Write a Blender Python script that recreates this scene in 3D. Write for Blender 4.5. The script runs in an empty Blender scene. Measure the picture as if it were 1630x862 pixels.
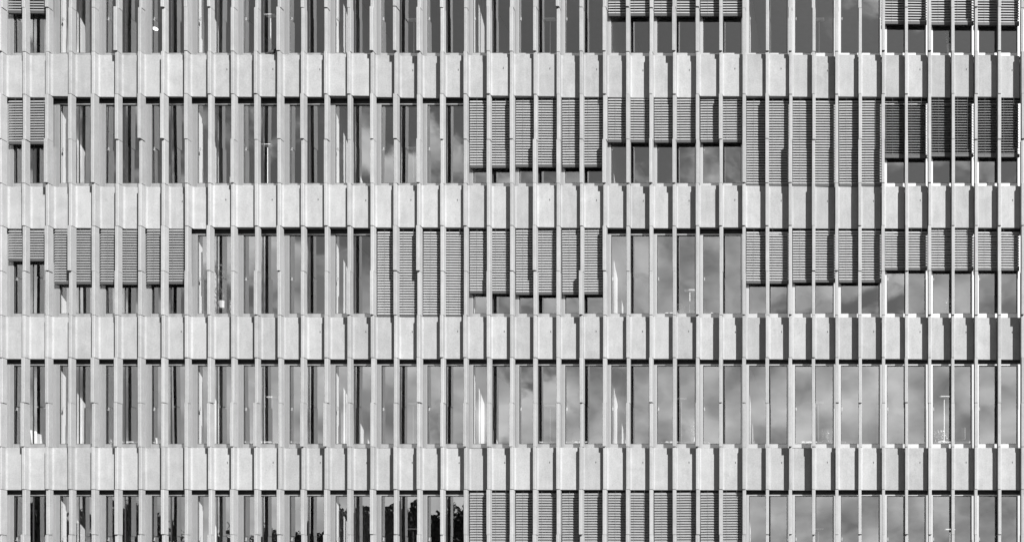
import bpy, bmesh, math, random
from math import radians as R, sin, cos, pi
rnd = random.Random(11)
C = bpy.context.scene.collection
S = bpy.context.scene

# ------------------------------------------------------------ camera, sky, sun
PPM = 58.0            # photo pixels per metre at the front of the fins
DIST = 27.5           # metres from the camera to the front of the fins
EYE = 3.6
PX0, PY0 = 1360.0, 990.0
FOC = PPM * DIST
def X(px): return (px - PX0) / PPM
def Z(py): return EYE + (PY0 - py) / PPM
def XD(px, d): return (px - PX0) / PPM * (DIST + d) / DIST      # a point seen at px, d metres behind the front
def ZD(py, d): return EYE + (PY0 - py) / PPM * (DIST + d) / DIST

cd = bpy.data.cameras.new('camera')
cam = bpy.data.objects.new('camera', cd); C.objects.link(cam)
cam.location = (0, -DIST, EYE); cam.rotation_euler = (R(90), 0, 0)
cd.sensor_fit = 'HORIZONTAL'; cd.sensor_width = 36.0
cd.lens = 36.0 * FOC / 1630.0
cd.shift_x = (815.0 - PX0) / 1630.0
cd.shift_y = (PY0 - 431.0) / 1630.0
cd.clip_start = 0.1; cd.clip_end = 5000
S.camera = cam

SUN_AZ, SUN_EL = 42.0, 32.0      # azimuth to the right of the facade's normal
w = bpy.data.worlds.new('World'); S.world = w; w.use_nodes = True
nt = w.node_tree; nt.nodes.clear()
def N(t, **k):
    n = nt.nodes.new(t)
    for a, b in k.items(): setattr(n, a, b)
    return n
L = lambda a, b: nt.links.new(a, b)
out = N('ShaderNodeOutputWorld'); bg = N('ShaderNodeBackground'); bg.inputs['Strength'].default_value = 0.1
sky = N('ShaderNodeTexSky', sky_type='NISHITA'); sky.sun_disc = False
sky.sun_elevation = R(SUN_EL); sky.sun_rotation = R(180 - SUN_AZ)
sep = N('ShaderNodeSeparateColor'); L(sky.outputs[0], sep.inputs[0])          # black-and-white film behind a red filter
skyv = N('ShaderNodeMath', operation='MULTIPLY'); L(sep.outputs[0], skyv.inputs[0]); skyv.inputs[1].default_value = 0.58
skyc = N('ShaderNodeMath', operation='MINIMUM'); L(skyv.outputs[0], skyc.inputs[0]); skyc.inputs[1].default_value = 1.5
tc = N('ShaderNodeTexCoord'); mp = N('ShaderNodeMapping'); L(tc.outputs['Generated'], mp.inputs[0])
mp.inputs['Location'].default_value = (0.35, 0.1, 0.62); mp.inputs['Scale'].default_value = (1, 1, 1.5)
n1 = N('ShaderNodeTexNoise'); n1.inputs['Scale'].default_value = 9.0; n1.inputs['Detail'].default_value = 7; n1.inputs['Roughness'].default_value = .56
n1.inputs['Distortion'].default_value = .15
L(mp.outputs[0], n1.inputs['Vector'])
n2 = N('ShaderNodeTexNoise'); n2.inputs['Scale'].default_value = 15; n2.inputs['Detail'].default_value = 5
L(mp.outputs[0], n2.inputs['Vector'])
sx = N('ShaderNodeSeparateXYZ'); L(tc.outputs['Generated'], sx.inputs[0])
# cover: thick near the horizon and to the right, thinning to clear sky higher up
cz = N('ShaderNodeMapRange'); L(sx.outputs['Z'], cz.inputs[0])
cz.inputs[1].default_value = 0.12; cz.inputs[2].default_value = 0.46; cz.inputs[3].default_value = 0.20; cz.inputs[4].default_value = -0.17
cx = N('ShaderNodeMapRange'); L(sx.outputs['X'], cx.inputs[0])
cx.inputs[1].default_value = -0.75; cx.inputs[2].default_value = 0.2; cx.inputs[3].default_value = -0.03; cx.inputs[4].default_value = 0.09
a1 = N('ShaderNodeMath', operation='ADD'); L(n1.outputs[0], a1.inputs[0]); L(cz.outputs[0], a1.inputs[1])
a3 = N('ShaderNodeMath', operation='ADD'); L(a1.outputs[0], a3.inputs[0]); L(cx.outputs[0], a3.inputs[1])
cr = N('ShaderNodeMapRange'); L(sx.outputs['X'], cr.inputs[0])            # clear again towards the sun
cr.inputs[1].default_value = 0.22; cr.inputs[2].default_value = 0.42; cr.inputs[3].default_value = 0.0; cr.inputs[4].default_value = -0.4
a2 = N('ShaderNodeMath', operation='ADD'); L(a3.outputs[0], a2.inputs[0]); L(cr.outputs[0], a2.inputs[1])
cover = N('ShaderNodeMapRange', interpolation_type='SMOOTHSTEP'); L(a2.outputs[0], cover.inputs[0])
cover.inputs[1].default_value = 0.45; cover.inputs[2].default_value = 0.57; cover.inputs[3].default_value = 0; cover.inputs[4].default_value = 1
cb = N('ShaderNodeMapRange'); L(n2.outputs[0], cb.inputs[0])
cb.inputs[1].default_value = .3; cb.inputs[2].default_value = .7; cb.inputs[3].default_value = 2.0; cb.inputs[4].default_value = 6.9
mx = N('ShaderNodeMix', data_type='FLOAT'); L(cover.outputs[0], mx.inputs[0]); L(skyc.outputs[0], mx.inputs[2]); L(cb.outputs[0], mx.inputs[3])
cc = N('ShaderNodeCombineColor'); [L(mx.outputs[0], cc.inputs[i]) for i in range(3)]
L(cc.outputs[0], bg.inputs['Color']); L(bg.outputs[0], out.inputs[0])

sd = bpy.data.lights.new('sun', 'SUN'); sd.energy = 5.0; sd.angle = R(0.5); sd.color = (1, 1, 1)
sun = bpy.data.objects.new('sun', sd); C.objects.link(sun)
sun.rotation_euler = (R(90 - SUN_EL), 0, R(SUN_AZ))
S.view_settings.view_transform = 'Standard'; S.view_settings.look = 'None'
S.view_settings.exposure = 1.16; S.view_settings.gamma = 1.0; S.view_settings.use_curve_mapping = False
S.cycles.max_bounces = 8; S.cycles.transparent_max_bounces = 16; S.cycles.caustics_reflective = False; S.cycles.caustics_refractive = False

# ------------------------------------------------------------ materials
def mat(name): 
    m = bpy.data.materials.new(name); m.use_nodes = True
    return m, m.node_tree, m.node_tree.nodes['Principled BSDF']
def concrete(name, base, amp=.14, bump=.12):
    m, t, b = mat(name)
    nd = lambda k, **kw: [ (lambda n: ([setattr(n, a, c) for a, c in kw.items()], n)[1])(t.nodes.new(k)) ][0]
    lk = t.links.new
    tcn = nd('ShaderNodeTexCoord'); oi = nd('ShaderNodeObjectInfo')
    mu = nd('ShaderNodeVectorMath', operation='SCALE'); mu.inputs[0].default_value = (37, 61, 83); lk(oi.outputs['Random'], mu.inputs['Scale'])
    ad = nd('ShaderNodeVectorMath', operation='ADD'); lk(tcn.outputs['Object'], ad.inputs[0]); lk(mu.outputs[0], ad.inputs[1])
    big = nd('ShaderNodeTexNoise'); big.inputs['Scale'].default_value = 2.2; big.inputs['Detail'].default_value = 5; big.inputs['Distortion'].default_value = .8
    lk(ad.outputs[0], big.inputs['Vector'])
    sp = nd('ShaderNodeVectorMath', operation='MULTIPLY'); sp.inputs[1].default_value = (7, 7, .9); lk(ad.outputs[0], sp.inputs[0])
    streak = nd('ShaderNodeTexNoise'); streak.inputs['Scale'].default_value = 1.3; streak.inputs['Detail'].default_value = 4; lk(sp.outputs[0], streak.inputs['Vector'])
    fine = nd('ShaderNodeTexNoise'); fine.inputs['Scale'].default_value = 28; fine.inputs['Detail'].default_value = 6; lk(ad.outputs[0], fine.inputs['Vector'])
    pit = nd('ShaderNodeTexVoronoi'); pit.inputs['Scale'].default_value = 8; lk(ad.outputs[0], pit.inputs['Vector'])
    def mr(s, lo, hi, a=.3, bb=.7):
        r = nd('ShaderNodeMapRange'); r.inputs[1].default_value = a; r.inputs[2].default_value = bb; r.inputs[3].default_value = lo; r.inputs[4].default_value = hi; lk(s, r.inputs[0]); return r.outputs[0]
    def mulv(a, c):
        r = nd('ShaderNodeMath', operation='MULTIPLY'); lk(a, r.inputs[0])
        (lk(c, r.inputs[1]) if not isinstance(c, float) else setattr(r.inputs[1], 'default_value', c)); return r.outputs[0]
    v = mulv(mr(big.outputs[0], 1 - amp, 1 + amp * .6), mr(streak.outputs[0], 1 - amp * .7, 1 + amp * .45))
    v = mulv(v, mr(fine.outputs[0], .90, 1.07))
    v = mulv(v, mr(pit.outputs['Distance'], .62, 1.0, .02, .11))
    v = mulv(v, mr(oi.outputs['Random'], .89, 1.09, 0, 1))
    v = mulv(v, base)
    c = nd('ShaderNodeCombineColor'); [lk(v, c.inputs[i]) for i in range(3)]
    lk(c.outputs[0], b.inputs['Base Color']); b.inputs['Roughness'].default_value = .85; b.inputs['Specular IOR Level'].default_value = .25
    bp = nd('ShaderNodeBump'); bp.inputs['Strength'].default_value = bump; bp.inputs['Distance'].default_value = .01
    lk(fine.outputs[0], bp.inputs['Height']); lk(bp.outputs[0], b.inputs['Normal'])
    return m
def plain(name, v, rough=.6, metal=0.0, var=.05, scale=6):
    m, t, b = mat(name)
    n = t.nodes.new('ShaderNodeTexNoise'); n.inputs['Scale'].default_value = scale; n.inputs['Detail'].default_value = 4
    tcn = t.nodes.new('ShaderNodeTexCoord'); t.links.new(tcn.outputs['Object'], n.inputs['Vector'])
    r = t.nodes.new('ShaderNodeMapRange'); r.inputs[1].default_value = .3; r.inputs[2].default_value = .7
    r.inputs[3].default_value = v * (1 - var); r.inputs[4].default_value = v * (1 + var); t.links.new(n.outputs[0], r.inputs[0])
    c = t.nodes.new('ShaderNodeCombineColor'); [t.links.new(r.outputs[0], c.inputs[i]) for i in range(3)]
    t.links.new(c.outputs[0], b.inputs['Base Color'])
    b.inputs['Roughness'].default_value = rough; b.inputs['Metallic'].default_value = metal
    return m
GLASS_R = .38
def glass_mat():
    m, t, b = mat('coated_glass'); t.nodes.remove(b)
    o = t.nodes['Material Output']
    tr = t.nodes.new('ShaderNodeBsdfTransparent'); tr.inputs[0].default_value = (.95, .95, .95, 1)
    gl = t.nodes.new('ShaderNodeBsdfGlossy'); gl.inputs['Color'].default_value = (.92, .92, .92, 1); gl.inputs['Roughness'].default_value = 0.0
    # Schlick reflectance, the same from both sides of the pane
    g = t.nodes.new('ShaderNodeNewGeometry')
    dt = t.nodes.new('ShaderNodeVectorMath'); dt.operation = 'DOT_PRODUCT'; t.links.new(g.outputs['Normal'], dt.inputs[0]); t.links.new(g.outputs['Incoming'], dt.inputs[1])
    def mth(op, a, b=None):
        q = t.nodes.new('ShaderNodeMath'); q.operation = op
        for k, v in enumerate((a, b)):
            if v is None: continue
            if isinstance(v, (int, float)): q.inputs[k].default_value = v
            else: t.links.new(v, q.inputs[k])
        return q.outputs[0]
    refl = mth('ADD', mth('MULTIPLY', mth('POWER', mth('SUBTRACT', 1.0, mth('ABSOLUTE', dt.outputs['Value'])), 5.0), 1 - GLASS_R), GLASS_R)
    mi = t.nodes.new('ShaderNodeMixShader')
    t.links.new(refl, mi.inputs[0]); t.links.new(tr.outputs[0], mi.inputs[1]); t.links.new(gl.outputs[0], mi.inputs[2])
    n = t.nodes.new('ShaderNodeTexNoise'); n.inputs['Scale'].default_value = 1.1; n.inputs['Detail'].default_value = 1
    t.links.new(g.outputs['Position'], n.inputs['Vector'])
    bp = t.nodes.new('ShaderNodeBump'); bp.inputs['Strength'].default_value = .3; bp.inputs['Distance'].default_value = .006
    t.links.new(n.outputs[0], bp.inputs['Height']); t.links.new(bp.outputs[0], gl.inputs['Normal'])
    t.links.new(mi.outputs[0], o.inputs['Surface'])
    return m
M = dict(
    conc=concrete('precast_concrete', .268, .10), fin=concrete('fin_concrete', .268, .09),
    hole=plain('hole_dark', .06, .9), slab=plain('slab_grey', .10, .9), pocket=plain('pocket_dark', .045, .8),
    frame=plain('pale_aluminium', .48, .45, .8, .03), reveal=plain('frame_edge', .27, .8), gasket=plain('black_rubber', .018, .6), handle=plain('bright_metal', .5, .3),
    glass=glass_mat(), open_slat=plain('open_slat_shaded', .17, .5), slat=plain('slat_grey', .245, .45, 0, .05, 3), slat_dark=plain('slat_darker', .18, .45), rail=plain('rail_grey', .05, .5),  # open_slat: slat grey darkened, the shade among open slats put into its colour
    cord=plain('cord_grey', .14, .8), wallw=plain('plaster_white', .78, .9, 0, .03), floor=plain('carpet_dark', .06, .95), ceil=plain('ceiling_grey', .3, .9),
    back=plain('corridor_wall', .18, .9), lamp=plain('lamp_white', .85, .4), desk=plain('desk_white', .75, .5), leg=plain('desk_leg', .35, .4),
    leaf=plain('leaf_sunlit', .30, .6, 0, .3, 40), pot=plain('pot_white', .7, .5), paper=plain('paper_white', .8, .8), screen=plain('screen_dark', .05, .3),  # leaf: lightened, the sunlight on the leaves is put into the colour
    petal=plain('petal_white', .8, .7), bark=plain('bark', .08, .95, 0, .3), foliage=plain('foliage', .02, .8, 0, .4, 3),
    ground=plain('asphalt', .055, .95, 0, .25, 2), feather=plain('feather', .035, .8, 0, .4, 20),
)

# ------------------------------------------------------------ mesh helpers
def prism(bm, poly, z0, z1, mi=0):
    lo = [bm.verts.new((x, y, z0)) for x, y in poly]; hi = [bm.verts.new((x, y, z1)) for x, y in poly]
    n = len(poly); fs = []
    for i in range(n): fs.append(bm.faces.new((lo[i], lo[(i + 1) % n], hi[(i + 1) % n], hi[i])))
    fs.append(bm.faces.new(hi)); fs.append(bm.faces.new(lo[::-1]))
    for f in fs: f.material_index = mi
    return fs
def box(bm, x0, x1, y0, y1, z0, z1, mi=0):
    return prism(bm, [(x0, y0), (x1, y0), (x1, y1), (x0, y1)], z0, z1, mi)
def cyl(bm, c, r, z0, z1, n=12, mi=0, r2=None):
    r2 = r if r2 is None else r2
    lo = [bm.verts.new((c[0] + r * cos(2*pi*i/n), c[1] + r * sin(2*pi*i/n), z0)) for i in range(n)]
    hi = [bm.verts.new((c[0] + r2 * cos(2*pi*i/n), c[1] + r2 * sin(2*pi*i/n), z1)) for i in range(n)]
    fs = [bm.faces.new((lo[i], lo[(i+1) % n], hi[(i+1) % n], hi[i])) for i in range(n)] + [bm.faces.new(hi), bm.faces.new(lo[::-1])]
    for f in fs: f.material_index = mi
def tube(bm, a, b, r0, r1, n=7):
    from mathutils import Vector
    a, b = Vector(a), Vector(b); d = (b - a).normalized()
    u = d.orthogonal().normalized(); v = d.cross(u)
    A = [bm.verts.new(a + r0 * (u * cos(2*pi*i/n) + v * sin(2*pi*i/n))) for i in range(n)]
    B = [bm.verts.new(b + r1 * (u * cos(2*pi*i/n) + v * sin(2*pi*i/n))) for i in range(n)]
    for i in range(n): bm.faces.new((A[i], A[(i+1) % n], B[(i+1) % n], B[i]))
    bm.faces.new(A[::-1]); bm.faces.new(B)
def mesh(name, bm, *mats):
    bmesh.ops.recalc_face_normals(bm, faces=bm.faces)
    me = bpy.data.meshes.new(name); bm.to_mesh(me); bm.free()
    for m in mats: me.materials.append(m)
    return me
def put(name, me, parent=None, loc=(0, 0, 0), rot=(0, 0, 0)):
    o = bpy.data.objects.new(name, me); C.objects.link(o); o.location = loc; o.rotation_euler = rot
    if parent is not None: o.parent = parent
    return o
def obj(name, bm, m, parent=None, loc=(0, 0, 0), rot=(0, 0, 0)):
    return put(name, mesh(name, bm, *(m if isinstance(m, tuple) else (m,))), parent, loc, rot)
def tag(o, label, cat, group=None, kind=None):
    if label: o['label'] = label
    if cat: o['category'] = cat
    if group: o['group'] = group
    if kind: o['kind'] = kind
    return o
def thing(name, label, cat, loc=(0, 0, 0), rz=0, group=None):
    return tag(put(name, None, None, loc, (0, 0, rz)), label, cat, group)
def copy_tree(o, parent=None):
    c = o.copy(); C.objects.link(c); c.parent = parent
    for ch in o.children: copy_tree(ch, c)
    return c

# ------------------------------------------------------------ facade measures
PITCH = 37.0 / PPM                  # one bay
H = 209.6                           # storey in photo pixels
FW = .043                           # half a fin's width
FIN_D = .176                        # fin depth
PAN_D = .180                        # face of the spandrel panel
GLASS_D = .344
def fx(m): return X(37.0 * m)       # centre of fin m; even fins stand before the white frames
def band_top(i): return Z(81.5 + H * (i - 1))
def band_bot(i): return Z(149.5 + H * (i - 1))
def g_top(r): return Z(157 + H * (r - 1))
def g_bot(r): return Z(74 + H * r)
M0, M1 = -3, 47
X0, X1 = fx(M0) - .3, fx(M1) + .3

ground = obj('ground', (lambda b: (b.faces.new([b.verts.new(p) for p in ((-900, -900, 0), (900, -900, 0), (900, 900, 0), (-900, 900, 0))]), b)[1])(bmesh.new()), M['ground'])
ground['kind'] = 'structure'

office = thing('office_building', 'pale concrete office building with close-set vertical fins, spandrel panels and deep set windows', 'building', (0, 0, 0))

# --- floors, backing beams, roof, ground floor, side and back walls
for r in range(-1, 6):
    bm = bmesh.new()                 # slab between the ceiling below it and the floor above
    box(bm, X0, X1, .425, 6.0, g_top(r + 1) + .22, g_bot(r) - .62)
    obj('floor_slab', bm, (M['floor'],), office)
    if r < 5:
        bm = bmesh.new(); box(bm, X0, X1, .425, 6.0, g_top(r + 1) + .18, g_top(r + 1) + .215)
        obj('ceiling_panel', bm, M['ceil'], office)
bm = bmesh.new(); box(bm, X0, X1, 6.003, 6.2, 0, g_bot(-1)); obj('corridor_wall', bm, M['back'], office)
bm = bmesh.new(); box(bm, X0 - .3, X0 - .003, .0, 6.2, 0, band_top(0) + .4); obj('end_wall', bm, M['conc'], office)
bm = bmesh.new(); box(bm, X1 + .003, X1 + .3, .0, 6.2, 0, band_top(0) + .4); obj('end_wall', bm, M['conc'], office)
bm = bmesh.new(); box(bm, X0, X1, .3, 6.2, band_top(0) + .02, band_top(0) + .4); obj('roof_parapet', bm, M['conc'], office)
bm = bmesh.new(); box(bm, X0, X1, .30, .42, 0, band_bot(5) - 2.25); obj('plinth', bm, M['conc'], office)
bm = bmesh.new(); box(bm, X0, X1, .345, .36, band_bot(5) - 2.25, band_bot(5) - .12); obj('ground_floor_glazing', bm, M['screen'], office)

# --- spandrel bands: a beam with one precast panel per bay
def panel_mesh(hole, zh, seed, PAN_D):
    q = random.Random(seed)
    bm = bmesh.new()
    p = [(-FW, .255), (-FW, .009), (-FW + .009, 0), (FW - .012, 0), (FW, .012), (FW, PAN_D - .055)]
    rr = .045
    for i in range(1, 7):
        a = pi + (pi / 2) * i / 6
        p.append((FW + rr + rr * cos(a), PAN_D - .006 - rr - rr * sin(a)))
    xe = PITCH - FW - .012
    p += [(xe, PAN_D + .006), (xe, .255)]
    prism(bm, p, 0, zh)
    bmesh.ops.recalc_face_normals(bm, faces=bm.faces)
    # soft arrises on the top and bottom edges
    ed = [e for e in bm.edges if abs(e.verts[0].co.z - e.verts[1].co.z) < 1e-6 and max(v.co.y for v in e.verts) < .25]
    bmesh.ops.bevel(bm, geom=ed, offset=.006, segments=1, affect='EDGES')
    if hole:
        hx, hz = PITCH * .60 + q.uniform(-.01, .01), zh - .40
        ax = [bm.verts.new((hx + .012 * cos(t * pi / 4), PAN_D + .0005 - .004, hz + .03 * sin(t * pi / 4))) for t in range(8)]
        f = bm.faces.new(ax); f.material_index = 1
        e = bmesh.ops.extrude_face_region(bm, geom=[f])
        for v in e['geom']:
            if isinstance(v, bmesh.types.BMVert): v.co.y += .012
        for ff in bm.faces:
            if all(abs(v.co.x - hx) < .02 and abs(v.co.z - hz) < .04 for v in ff.verts): ff.material_index = 1
    return mesh('spandrel_panel', bm, M['conc'], M['hole'])
zh = band_top(1) - band_bot(1)
PDS = (.120, .150, .178, .205, .225)
PMS = [[panel_mesh(h, zh - .012, 2 * i + h, pd) for h in (False, True)] for i, pd in enumerate(PDS)]
off = {}
for i in range(6):
    bm = bmesh.new()
    box(bm, X0, X1, .366, .42, g_top(i) - .04, g_bot(i - 1) + .02)
    if i in (0, 5):                  # outside the picture: the panels stay in the band's mesh
        for m in range(M0, M1):
            prism(bm, [(fx(m) - FW, .30), (fx(m) - FW, 0), (fx(m) + FW, 0), (fx(m) + FW, PAN_D - .05), (fx(m) + FW + .05, PAN_D), (fx(m + 1) - FW - .012, PAN_D), (fx(m + 1) - FW - .012, .30)], band_bot(i), band_top(i))
        obj('spandrel_band', bm, M['conc'], office); continue
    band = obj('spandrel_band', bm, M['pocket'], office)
    run = 0; pv = 2
    for m in range(M0, M1):
        if rnd.random() < .4: run = rnd.choice((-.02, -.01, 0, 0, .01, .02))
        if rnd.random() < .42: pv = rnd.choice((0, 1, 1, 2, 2, 3, 3, 4))
        d = run + rnd.uniform(-.006, .006)
        off[(i, m)] = d
        put('spandrel_panel', PMS[pv][1 if (m % 2 == 1 and m > 5 and rnd.random() < .85) else 0], band, (fx(m) + rnd.uniform(-.006, .006), d, band_bot(i) + .006))

# --- fins between the bands, jointed at half height
for m in range(M0, M1 + 1):
    bm = bmesh.new()
    for r in range(-0, 5):
        zt = band_bot(r) - .004; zb = band_top(r + 1) + .004; zm = Z(221.3 + H * (r - 1)) 
        gp = rnd.choice((.003, .004, .005, .008, .014))
        for a, b in ((zm + gp, zt), (zb, zm - gp)):
            d = rnd.choice((-.045, -.03, -.015, 0, 0, .008, .02, .03)) + rnd.uniform(-.004, .004)
            dx = rnd.uniform(-.008, .008); wdt = FW + rnd.uniform(-.003, .004)
            prism(bm, [(-wdt + dx, FIN_D), (-wdt + dx, .008 + d), (-wdt + .008 + dx, d), (wdt - .010 + dx, d), (wdt + dx, .010 + d), (wdt + dx, FIN_D)], a, b)
        box(bm, -.022, .022, .045, FIN_D - .02, zb - .02, zt + .02)     # the steel core seen in the joints
    obj('fin', bm, M['fin'], office, (fx(m), 0, 0))

# --- windows: white frame from one even fin to the next, two panes
WW = 74.0 / PPM
ST = .108                            # stile width
gh = g_top(1) - g_bot(1); sill_h = .112; head_h = .026
def frame_bm(ox=0.0, oz=0.0, bm=None):
    bm = bm or bmesh.new()
    # open ring extruded in depth, z measured from the bottom of the glass
    for x0, x1, z0, z1 in ((.004, ST, -sill_h, gh + head_h), (WW - ST, WW - .004, -sill_h, gh + head_h), (ST, WW - ST, -sill_h, 0), (ST, WW - ST, gh, gh + head_h)):
        fs = box(bm, x0 + ox, x1 + ox, .310 if x1 - x0 < .2 else .316, .362, z0 + oz, z1 + oz)
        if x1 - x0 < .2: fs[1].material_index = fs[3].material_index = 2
    return bm
def gasket_bm():
    bm = bmesh.new(); g = .012
    for x0, x1, z0, z1 in ((ST, ST + g, 0, gh), (WW - ST - g, WW - ST, 0, gh), (ST + g, WW - ST - g, 0, g), (ST + g, WW - ST - g, gh - .02, gh)):
        box(bm, x0, x1, .325, .355, z0, z1)
    box(bm, WW / 2 - .016, WW / 2 + .016, .338, .352, g, gh - .02)
    return bm
def pane_me():
    bm = bmesh.new(); wp = WW / 2 - ST - .012 - .016; h = gh - .032
    vs = [bm.verts.new(p) for p in ((-wp / 2, 0, -h / 2), (wp / 2, 0, -h / 2), (wp / 2, 0, h / 2), (-wp / 2, 0, h / 2))]
    bm.faces.new(vs)
    return mesh('pane', bm, M['glass'])
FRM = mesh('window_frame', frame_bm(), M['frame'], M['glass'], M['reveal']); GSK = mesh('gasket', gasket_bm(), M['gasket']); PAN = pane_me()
def handle_me():
    bm = bmesh.new(); box(bm, -.012, .012, 0, .02, -.02, .07); box(bm, -.010, .010, -.03, -.002, -.02, .0); return mesh('handle', bm, M['handle'])
HND = handle_me()
HIDDEN = {(1, 16), (1, 17), (1, 18), (2, 8), (2, 9)} | {(4, j) for j in range(10, 16)}
rest_f, rest_g = bmesh.new(), bmesh.new()
for r in range(5):
    for j in range(-1, 23):
        x, z = X(74.0 * j), g_bot(r)
        if (r, j) in HIDDEN or j < 0 or j > 21:
            frame_bm(x, z, rest_f)
            vs = [rest_f.verts.new((x + ST + a * (WW - 2 * ST), .344, z + b * gh)) for a, b in ((0, 0), (1, 0), (1, 1), (0, 1))]
            rest_f.faces.new(vs).material_index = 1
            continue
        wd = put('window', FRM, office, (x, 0, z))
        put('gasket', GSK, wd)
        for s in (0, 1):
            xc = ST + .012 + (WW / 2 - ST - .028) / 2
            put('pane', PAN, wd, (xc if s == 0 else WW - xc, GLASS_D, gh / 2 - .004), (R(rnd.gauss(0, .28)), 0, R(rnd.gauss(0, .3))))
        put('handle', HND, wd, (ST + .03, .385, gh * .44))
o = obj('window', rest_f, (M['frame'], M['glass'], M['reveal']), office); o['kind'] = 'stuff'

# --- partitions between the offices
for r in range(5):
    for j in (1, 4, 7, 10, 13, 16, 19):
        bm = bmesh.new(); x = X(74.0 * j)
        box(bm, x - .05, x + .05, .40, 5.99, g_bot(r) - .615, g_top(r) + .175)
        obj('partition_wall', bm, M['wallw'], office)

# ------------------------------------------------------------ venetian blinds
SP, SW = .0722, .082
def slat_bm(width, drop, tilt):
    """hanging down from z = 0 by drop, the last part of it the stack above the rail"""
    bm = bmesh.new(); n = int((drop - .09) / SP) + 1
    def one(zc, t, sag=.009):
        pts = []
        for k in range(5):
            u = -1 + k * .5                       # outer edge (towards -y) first
            y = u * SW / 2; z = sag * (1 - u * u)
            pts.append((y * cos(t) - z * sin(t), y * sin(t) + z * cos(t) + zc))
        th = .0014
        for (ya, za), (yb, zb) in zip(pts, pts[1:]):
            a = [bm.verts.new(p) for p in ((0, ya, za), (width, ya, za), (width, yb, zb), (0, yb, zb))]
            bm.faces.new(a).smooth = True
    for k in range(n):
        one(-drop + .03 + k * SP, tilt + rnd.uniform(-.03, .03))
    
    bmesh.ops.remove_doubles(bm, verts=bm.verts, dist=1e-5)
    return bm
def blind(r, j, drop_px, label, group, tilt=R(54), dark=False):
    x0 = X(74.0 * j) + .052; wd = WW - .104
    top = band_bot(r) + .03
    if drop_px: drop_px += rnd.uniform(-1.2, 1.2)
    d = .228
    drop = (top - ZD(drop_px, d - .03)) if drop_px else top - band_top(r + 1) + .005
    t = thing('venetian_blind', label, 'window blind', (x0, d, top), 0, group); t.rotation_euler = (0, R(rnd.gauss(0, .22)), 0)
    obj('slats', slat_bm(wd, drop - .085, tilt), M[dark] if dark else M['slat'], t)
    bm = bmesh.new(); box(bm, .002, wd - .002, -.026, .026, -drop, -drop + .088)
    bmesh.ops.bevel(bm, geom=bm.edges[:], offset=.005, segments=2, affect='EDGES'); obj('bottom_rail', bm, M['rail'], t)
    for u in (.18, .62, .86):
        bm = bmesh.new(); box(bm, u * wd - .0015, u * wd + .0015, -SW / 2 - .002, -SW / 2, -drop + .05, 0); obj('ladder_tape', bm, M['cord'], t)
    bm = bmesh.new(); box(bm, 0, wd, .034, .066, .035, .075); obj('headrail', bm, M['rail'], t)
    return t
LMR = ('left', 'middle', 'right')
G = 'external venetian blinds'
blind(0, 0, 20, 'grey venetian blind cut by the top edge at the left end of the building', G, dark='slat_dark')  # slat_dark at the left end: darkening from the light's angle painted in
for k in range(3): blind(0, 13 + k, 26, f'grey blind over the central dark panes, top row, {LMR[k]} of three', G)
for k in range(3): blind(0, 19 + k, 39, f'grey blind with wide black shadow, {LMR[k]} of three in the top right corner', G, R(54))
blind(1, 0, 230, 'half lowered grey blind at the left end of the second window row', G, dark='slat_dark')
for k in range(3): blind(1, 10 + k, 266, f'long grey blind ending just above the sill, second row, {LMR[k]} of three', G)
for k in range(3): blind(1, 13 + k, 226, f'half lowered grey blind over dark panes, {LMR[k]} one of three in the second row', G)
for k in range(3): blind(1, 16 + k, None, f'fully lowered grey blind hiding its window, {LMR[k]} one of three in the second row', G)
for k in range(3): blind(1, 19 + k, 250, f'black looking blind with its slats open, {LMR[k]} one of three at the right end', G, R(33), 'open_slat')  # shade of the open slats painted into their grey
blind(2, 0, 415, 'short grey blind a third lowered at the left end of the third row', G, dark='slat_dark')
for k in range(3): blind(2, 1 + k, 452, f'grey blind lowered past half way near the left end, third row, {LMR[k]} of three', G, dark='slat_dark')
for k in range(2): blind(2, 8 + k, None, f'fully lowered grey blind, {("left", "right")[k]} one of a pair near the centre of the third row', G)
for k in range(3): blind(2, 10 + k, 468, f'long grey blind just right of the fully closed pair, third row, {LMR[k]} of three', G)
for k in range(3): blind(2, 16 + k, 450, f'grey blind over cloudy panes right of centre, third row, {LMR[k]} of three', G)
for k in range(3): blind(2, 19 + k, 430, f'shorter grey blind above cloudy panes, right end of third row, {LMR[k]} of three', G)
NUM = ('first', 'second', 'third', 'fourth', 'fifth', 'sixth')
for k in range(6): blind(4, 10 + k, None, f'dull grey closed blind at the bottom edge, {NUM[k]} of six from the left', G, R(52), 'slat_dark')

# ------------------------------------------------------------ inside the offices
ROWN = ('top', 'second', 'third', 'fourth', 'bottom')
def room(px):
    k = int((px - 74) // 222)
    return ('third office from the right end' if k == 4 else 'second office from the right end' if k == 5 else 'office at the right end') if k >= 4 and px > 1184 - 222 * 0 and k != 4 else \
           {0: 'second office from the left', 1: 'third office from the left', 2: 'fourth office from the left', 3: 'fourth office from the right', 4: 'third office from the right'}[k]
def floor_z(r): return g_bot(r) - .618
def lamp_mesh():
    b1 = bmesh.new(); cyl(b1, (0, 0), .14, 0, .015, 20); cyl(b1, (0, 0), .03, .0155, .035, 12)
    b2 = bmesh.new(); cyl(b2, (0, 0), .013, .0355, .96, 10)
    b2.verts.ensure_lookup_table()
    b3 = bmesh.new(); box(b3, -.15, .15, -.07, .07, .965, 1.0)
    bmesh.ops.bevel(b3, geom=b3.edges[:], offset=.012, segments=2, affect='EDGES')
    return mesh('base', b1, M['lamp']), mesh('pole', b2, M['lamp']), mesh('head', b3, M['lamp'])
LB, LP, LH = lamp_mesh()
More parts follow.
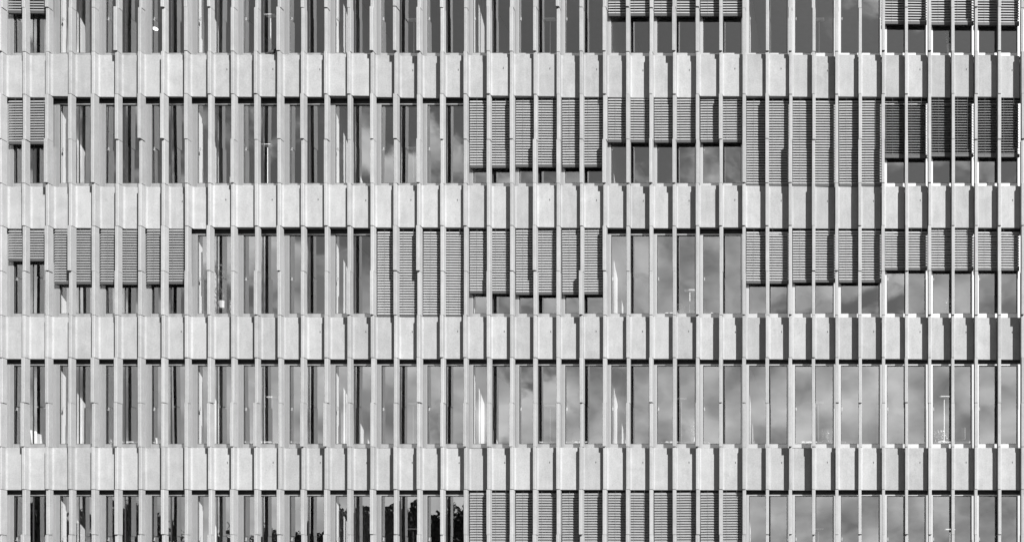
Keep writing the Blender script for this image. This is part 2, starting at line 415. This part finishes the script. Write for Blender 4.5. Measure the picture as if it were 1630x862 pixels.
def sunlit(px, d):
    # clearance (photo pixels) of the sun's ray from the fins and the frames it passes on its way to depth d
    x = PX0 + (px - PX0) * (DIST + d) / DIST; k = math.tan(R(SUN_AZ)) * PPM
    a = (x + k * (d - FIN_D)) % 37.0; b = (x + k * (d - .336) + 37) % 74.0 - 37
    return min(a - 2.5, 25.3 - a, abs(b) - 7.5)
def lamp(r, px, py):
    d = max((.60 + .02 * i for i in range(22)), key=lambda q: min(sunlit(px, q), 6) - abs(q - .78) * 4)
    x = XD(px, d); h = ZD(py, d) - floor_z(r)
    t = thing('floor_lamp', f'white T-shaped floor lamp behind glass, {ROWN[r]} row, {room(px)}', 'floor lamp', (x, d, floor_z(r)), 0, 'office floor lamps')
    put('base', LB, t); p = put('pole', LP, t); p.scale.z = h
    hd = put('head', LH, t); hd.location.z = h - .985
for r, px, py in ((0, 431, 25), (0, 659, 32), (0, 876, 31), (0, 1304, 31), (1, 426, 231), (1, 658, 236), (2, 1098, 462), (3, 434, 632), (3, 658, 642), (3, 876, 645), (3, 1085, 634), (3, 1303, 640), (3, 1503, 631), (4, 658, 841), (4, 1303, 841), (4, 1512, 842)):
    lamp(r, px, py)

def desk(r, px, d, label, wide=1.5, screen=True):
    x = XD(px, d); z = floor_z(r)
    t = thing('desk', label, 'desk', (x, d, z), 0, 'desks by the windows')
    b = bmesh.new(); box(b, -wide / 2, wide / 2, 0, .75, .715, .745); bmesh.ops.bevel(b, geom=b.edges[:], offset=.006, segments=1, affect='EDGES'); obj('desktop', b, M['desk'], t)
    for sx in (-1, 1):
        for yy in (.05, .70):
            b = bmesh.new(); box(b, sx * (wide / 2 - .06) - .02, sx * (wide / 2 - .06) + .02, yy - .02, yy + .02, 0, .714); obj('leg', b, M['leg'], t)
    if screen:
        m = thing('monitor', 'monitor on the ' + label.split(' row')[0] + ' row, ' + label.split(', ')[-1] if label.count(',') > 1 else 'monitor on the ' + label, 'monitor', (x + wide * .16, d + .3, z + .746), R(-20), 'desk monitors')
        b = bmesh.new(); box(b, -.12, .12, -.08, .08, 0, .012); obj('foot', b, M['leg'], m)
        b = bmesh.new(); box(b, -.02, .02, .0, .02, .0125, .14); obj('stem', b, M['leg'], m)
        b = bmesh.new(); box(b, -.27, .27, -.022, -.002, .10, .42); obj('display', b, M['screen'], m)
        b = bmesh.new(); box(b, -.275, .275, -.001, .012, .096, .424); obj('shell', b, M['desk'], m)
desk(3, 893, .62, 'white desk below the lamp, fourth row, fourth office from the right')
desk(3, 1085, .62, 'white desk beside plant, fourth row, third office from the right')
desk(3, 1310, .62, 'white desk under leafy plant, fourth row, second office from the right', 1.3)
desk(3, 1512, .62, 'white desk by tall lamp, fourth row, office at the right end', 1.2)
desk(3, 430, .62, 'white desk in fourth row, third office from the left')
desk(3, 208, .62, 'white desk in fourth row, second office from the left', 1.2)
desk(1, 885, .62, 'white desk seen under long blinds, second row')
desk(2, 1092, .62, 'white desk in third row behind cloudy panes left of blinds')

def plant(r, px, py, d, label, hgt, n, leafm, z0=None, spread=.16):
    """a pot with stems and many small curved leaves; py is the top of the plant"""
    x = XD(px, d); zt = ZD(py, d); z = zt - hgt - .2
    if z0 is None: z = max(z, floor_z(r))
    q = random.Random(px)
    t = thing('potted_plant', label, 'potted plant', (x, d, z), 0, 'plants by the windows')
    b = bmesh.new(); cyl(b, (0, 0), .075, 0, .19, 16, 0, .10); obj('pot', b, M['pot'], t)
    b = bmesh.new(); lf = bmesh.new(); top = zt - z
    for s in range(6):
        a = q.uniform(0, 2 * pi); e = (spread * .8 * cos(a), spread * .5 * sin(a), top - q.uniform(0, .25) * hgt)
        tube(b, (0, 0, .19), (e[0] * .4, e[1] * .4, (.19 + e[2]) / 2), .007, .005, 5); tube(b, (e[0] * .4, e[1] * .4, (.19 + e[2]) / 2), e, .005, .003, 5)
    for s in range(n):
        a = q.uniform(0, 2 * pi); rr = spread * math.sqrt(q.random()); zz = q.uniform(.24, top)
        c = (rr * cos(a), rr * .6 * sin(a), zz); l = q.uniform(.03, .06); ta = q.uniform(0, 2 * pi); dz = q.uniform(-.03, .03)
        ux, uy = cos(ta) * l, sin(ta) * l
        v = [lf.verts.new(p) for p in ((c[0], c[1], c[2]), (c[0] + ux * .5 - uy * .35, c[1] + uy * .5 + ux * .35, c[2] + dz + .012), (c[0] + ux, c[1] + uy, c[2] + dz * 2), (c[0] + ux * .5 + uy * .35, c[1] + uy * .5 - ux * .35, c[2] + dz - .008))]
        lf.faces.new(v)
    obj('stem', b, M['bark'], t); obj('foliage', lf, leafm, t)
plant(2, 354, 425, .72, 'tall trailing plant behind the glass in the third row, left part', .95, 130, M['leaf'], None, .24)
plant(2, 1083, 482, .80, 'small white flowering plant in the third row left of the lowered blinds', .22, 40, M['petal'])
plant(2, 1510, 474, .80, 'pale orchid-like plant behind cloudy glass, third row, right end', .45, 36, M['petal'], None, .11)
plant(2, 366, 470, .9, 'slender leafy plant beside the tall trailing plant, third row', .5, 60, M['leaf'], None, .1)
plant(3, 1314, 686, .80, 'pale leafy plant on the windowsill side, fourth row, second office from the right', .25, 60, M['petal'], None, .09)  # near-white leaves: sunlight put into their colour
plant(3, 1499, 684, .80, 'spreading pale plant at the foot of the right end lamp, fourth row', .3, 70, M['petal'], None, .2)
plant(0, 1512, 52, .80, 'white blossomed plant behind the glass in the top row, right end', .35, 50, M['petal'], None, .13)
plant(3, 1105, 670, .80, 'tall thin pale plant in the fourth row, third office from the right', .45, 36, M['petal'], None, .08)

def papers(r, px, py, label, hgt=.42):
    d = .44; x = XD(px, d); z = g_bot(r) + .004
    t = thing('folder', label, 'folder', (x, d + .03, z - .0), 0, 'papers standing at the windows')
    b = bmesh.new(); box(b, -.005, .005, 0, .22, 0, hgt); obj('cover', b, M['paper'], t, (0, 0, 0), (0, R(-8), 0))
    b = bmesh.new(); box(b, .03, .12, .02, .2, 0, hgt * .75); obj('page_block', b, M['paper'], t, (0, 0, 0), (0, R(-5), 0))
papers(3, 50, 705, 'white folders leaning behind the glass in the fourth row, near the left edge')
papers(3, 248, 705, 'small stack of white papers leaning in the fourth row, second office from the left', .2)
# inner sills of the windows: what the folders stand on
for r in range(5):
    bm = bmesh.new(); box(bm, X0, X1, .375, .70, g_bot(r) - .03, g_bot(r)); obj('window_board', bm, M['desk'], office)

# a round ceiling lamp seen in the top row
t = thing('pendant_lamp', 'small glowing oval ceiling lamp behind the glass in the top row', 'ceiling lamp', (XD(247, 1.6), 1.6, ZD(46, 1.6)))
b = bmesh.new(); bmesh.ops.create_uvsphere(b, u_segments=16, v_segments=8, radius=.08)
for v in b.verts: v.co.z *= .45
em = bpy.data.materials.new('lit_globe'); em.use_nodes = True; pb = em.node_tree.nodes['Principled BSDF']
pb.inputs['Emission Color'].default_value = (1, 1, 1, 1); pb.inputs['Emission Strength'].default_value = 1.0
obj('globe', b, em, t)
b = bmesh.new(); cyl(b, (0, 0), .008, .04, g_top(0) + .18 - ZD(46, 1.6), 8); obj('cord', b, M['cord'], t)

# a pigeon on the ledge of the top row
d = .06; t = None
bm = bmesh.new()
sk = [((0, 0, .10), .045), ((-.06, 0, .13), .05), ((.08, 0, .075), .028), ((.17, 0, .05), .010), ((-.10, 0, .19), .024), ((-.115, 0, .225), .024), ((-.15, 0, .22), .005)]
vs = [bm.verts.new(p) for p, _ in sk]
for a, c in ((0, 1), (0, 2), (2, 3), (1, 4), (4, 5), (5, 6)): bm.edges.new((vs[a], vs[c]))
me = bpy.data.meshes.new('pigeon'); bm.to_mesh(me); bm.free(); me.materials.append(M['feather'])
pg = put('pigeon', me, None, (XD(433, .25), .25 + off[(1, 11)], band_top(1) - .006), (0, 0, R(192)))
md = pg.modifiers.new('skin', 'SKIN'); ss = pg.modifiers.new('sub', 'SUBSURF'); ss.levels = ss.render_levels = 2
for v, (_, rad) in zip(me.skin_vertices[0].data, sk): v.radius = (rad, rad)
me.skin_vertices[0].data[0].use_root = True
tag(pg, 'small dark pigeon perched on the spandrel ledge beside a fin below the top window row', 'bird')
b = bmesh.new()
for s in (-1, 1): cyl(b, (-.01, s * .018), .004, 0, .075, 6)
obj('leg', b, M['hole'], pg)

# ------------------------------------------------------------ trees behind the camera, mirrored in the lowest panes
def tree(px, py, dist, crown_w, label, seed):
    q = random.Random(seed)
    tot = DIST + 2 * GLASS_D + dist
    x = (px - PX0) / FOC * tot; h = EYE + (PY0 - py) / FOC * tot
    t = thing('tree', label, 'tree', (x, -dist, 0), q.uniform(0, 6), 'trees across from the building')
    b = bmesh.new(); tube(b, (0, 0, 0), (.2, .1, h * .45), .32, .2, 10)
    tips = []
    for k in range(11):
        a = q.uniform(0, 2 * pi); z0 = h * q.uniform(.22, .45); e = (crown_w * .36 * cos(a), crown_w * .36 * sin(a), h * q.uniform(.45, .85))
        tube(b, (.1, .05, z0), e, .13, .04, 6); tips.append(e)
    tips.append((0, 0, h * .9)); obj('trunk', b, M['bark'], t)
    lf = bmesh.new()
    for k in range(50):
        u = tips[k % len(tips)]
        a = q.uniform(0, 2 * pi); rr = crown_w * .42 * math.sqrt(q.random()); zc = h * q.uniform(.32, .93)
        rr *= (1.0 - ((zc / h - .5) / .55) ** 2) ** .5 if abs(zc / h - .5) < .55 else .1
        c = (rr * cos(a), rr * sin(a), zc) if k >= len(tips) else u
        cr = q.uniform(.9, 1.8)
        for s in range(300):
            vx, vy, vz = q.gauss(0, 1), q.gauss(0, 1), q.gauss(0, .75); n = math.sqrt(vx*vx + vy*vy + vz*vz) or 1; k2 = cr * q.random() ** .4 / n
            p = (c[0] + vx * k2, c[1] + vy * k2, min(c[2] + vz * k2, h + .2 * q.random())); l = q.uniform(.14, .3)
            e1 = [q.uniform(-1, 1) * l for _ in range(3)]; e2 = [q.uniform(-1, 1) * l for _ in range(3)]
            lf.faces.new([lf.verts.new([p[i] + s1 * e1[i] + s2 * e2[i] for i in range(3)]) for s1, s2 in ((-1, -.3), (0, -.8), (1, .2), (.1, .9))])
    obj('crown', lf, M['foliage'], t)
for a in ((62, 770, 60, 10, 'broad dark tree mirrored in the bottom row panes at the left edge', 1), (215, 800, 62, 6, 'slim dark tree mirrored in the bottom row left of centre', 2),
          (415, 846, 60, 6, 'low dark tree mirrored faintly in the bottom row', 3), (505, 838, 66, 5, 'small rounded tree mirrored in the bottom row', 4),
          (580, 806, 60, 6, 'pointed dark tree mirrored in the bottom row', 5), (645, 812, 64, 7, 'wide dark tree mirrored in the bottom row beside the tallest one', 6),
          (695, 792, 58, 7, 'tallest dark tree mirrored in the bottom row left of the blinds', 7), (740, 816, 60, 5, 'rounded dark tree mirrored in the bottom row next to the blinds', 8)):
    tree(*a)
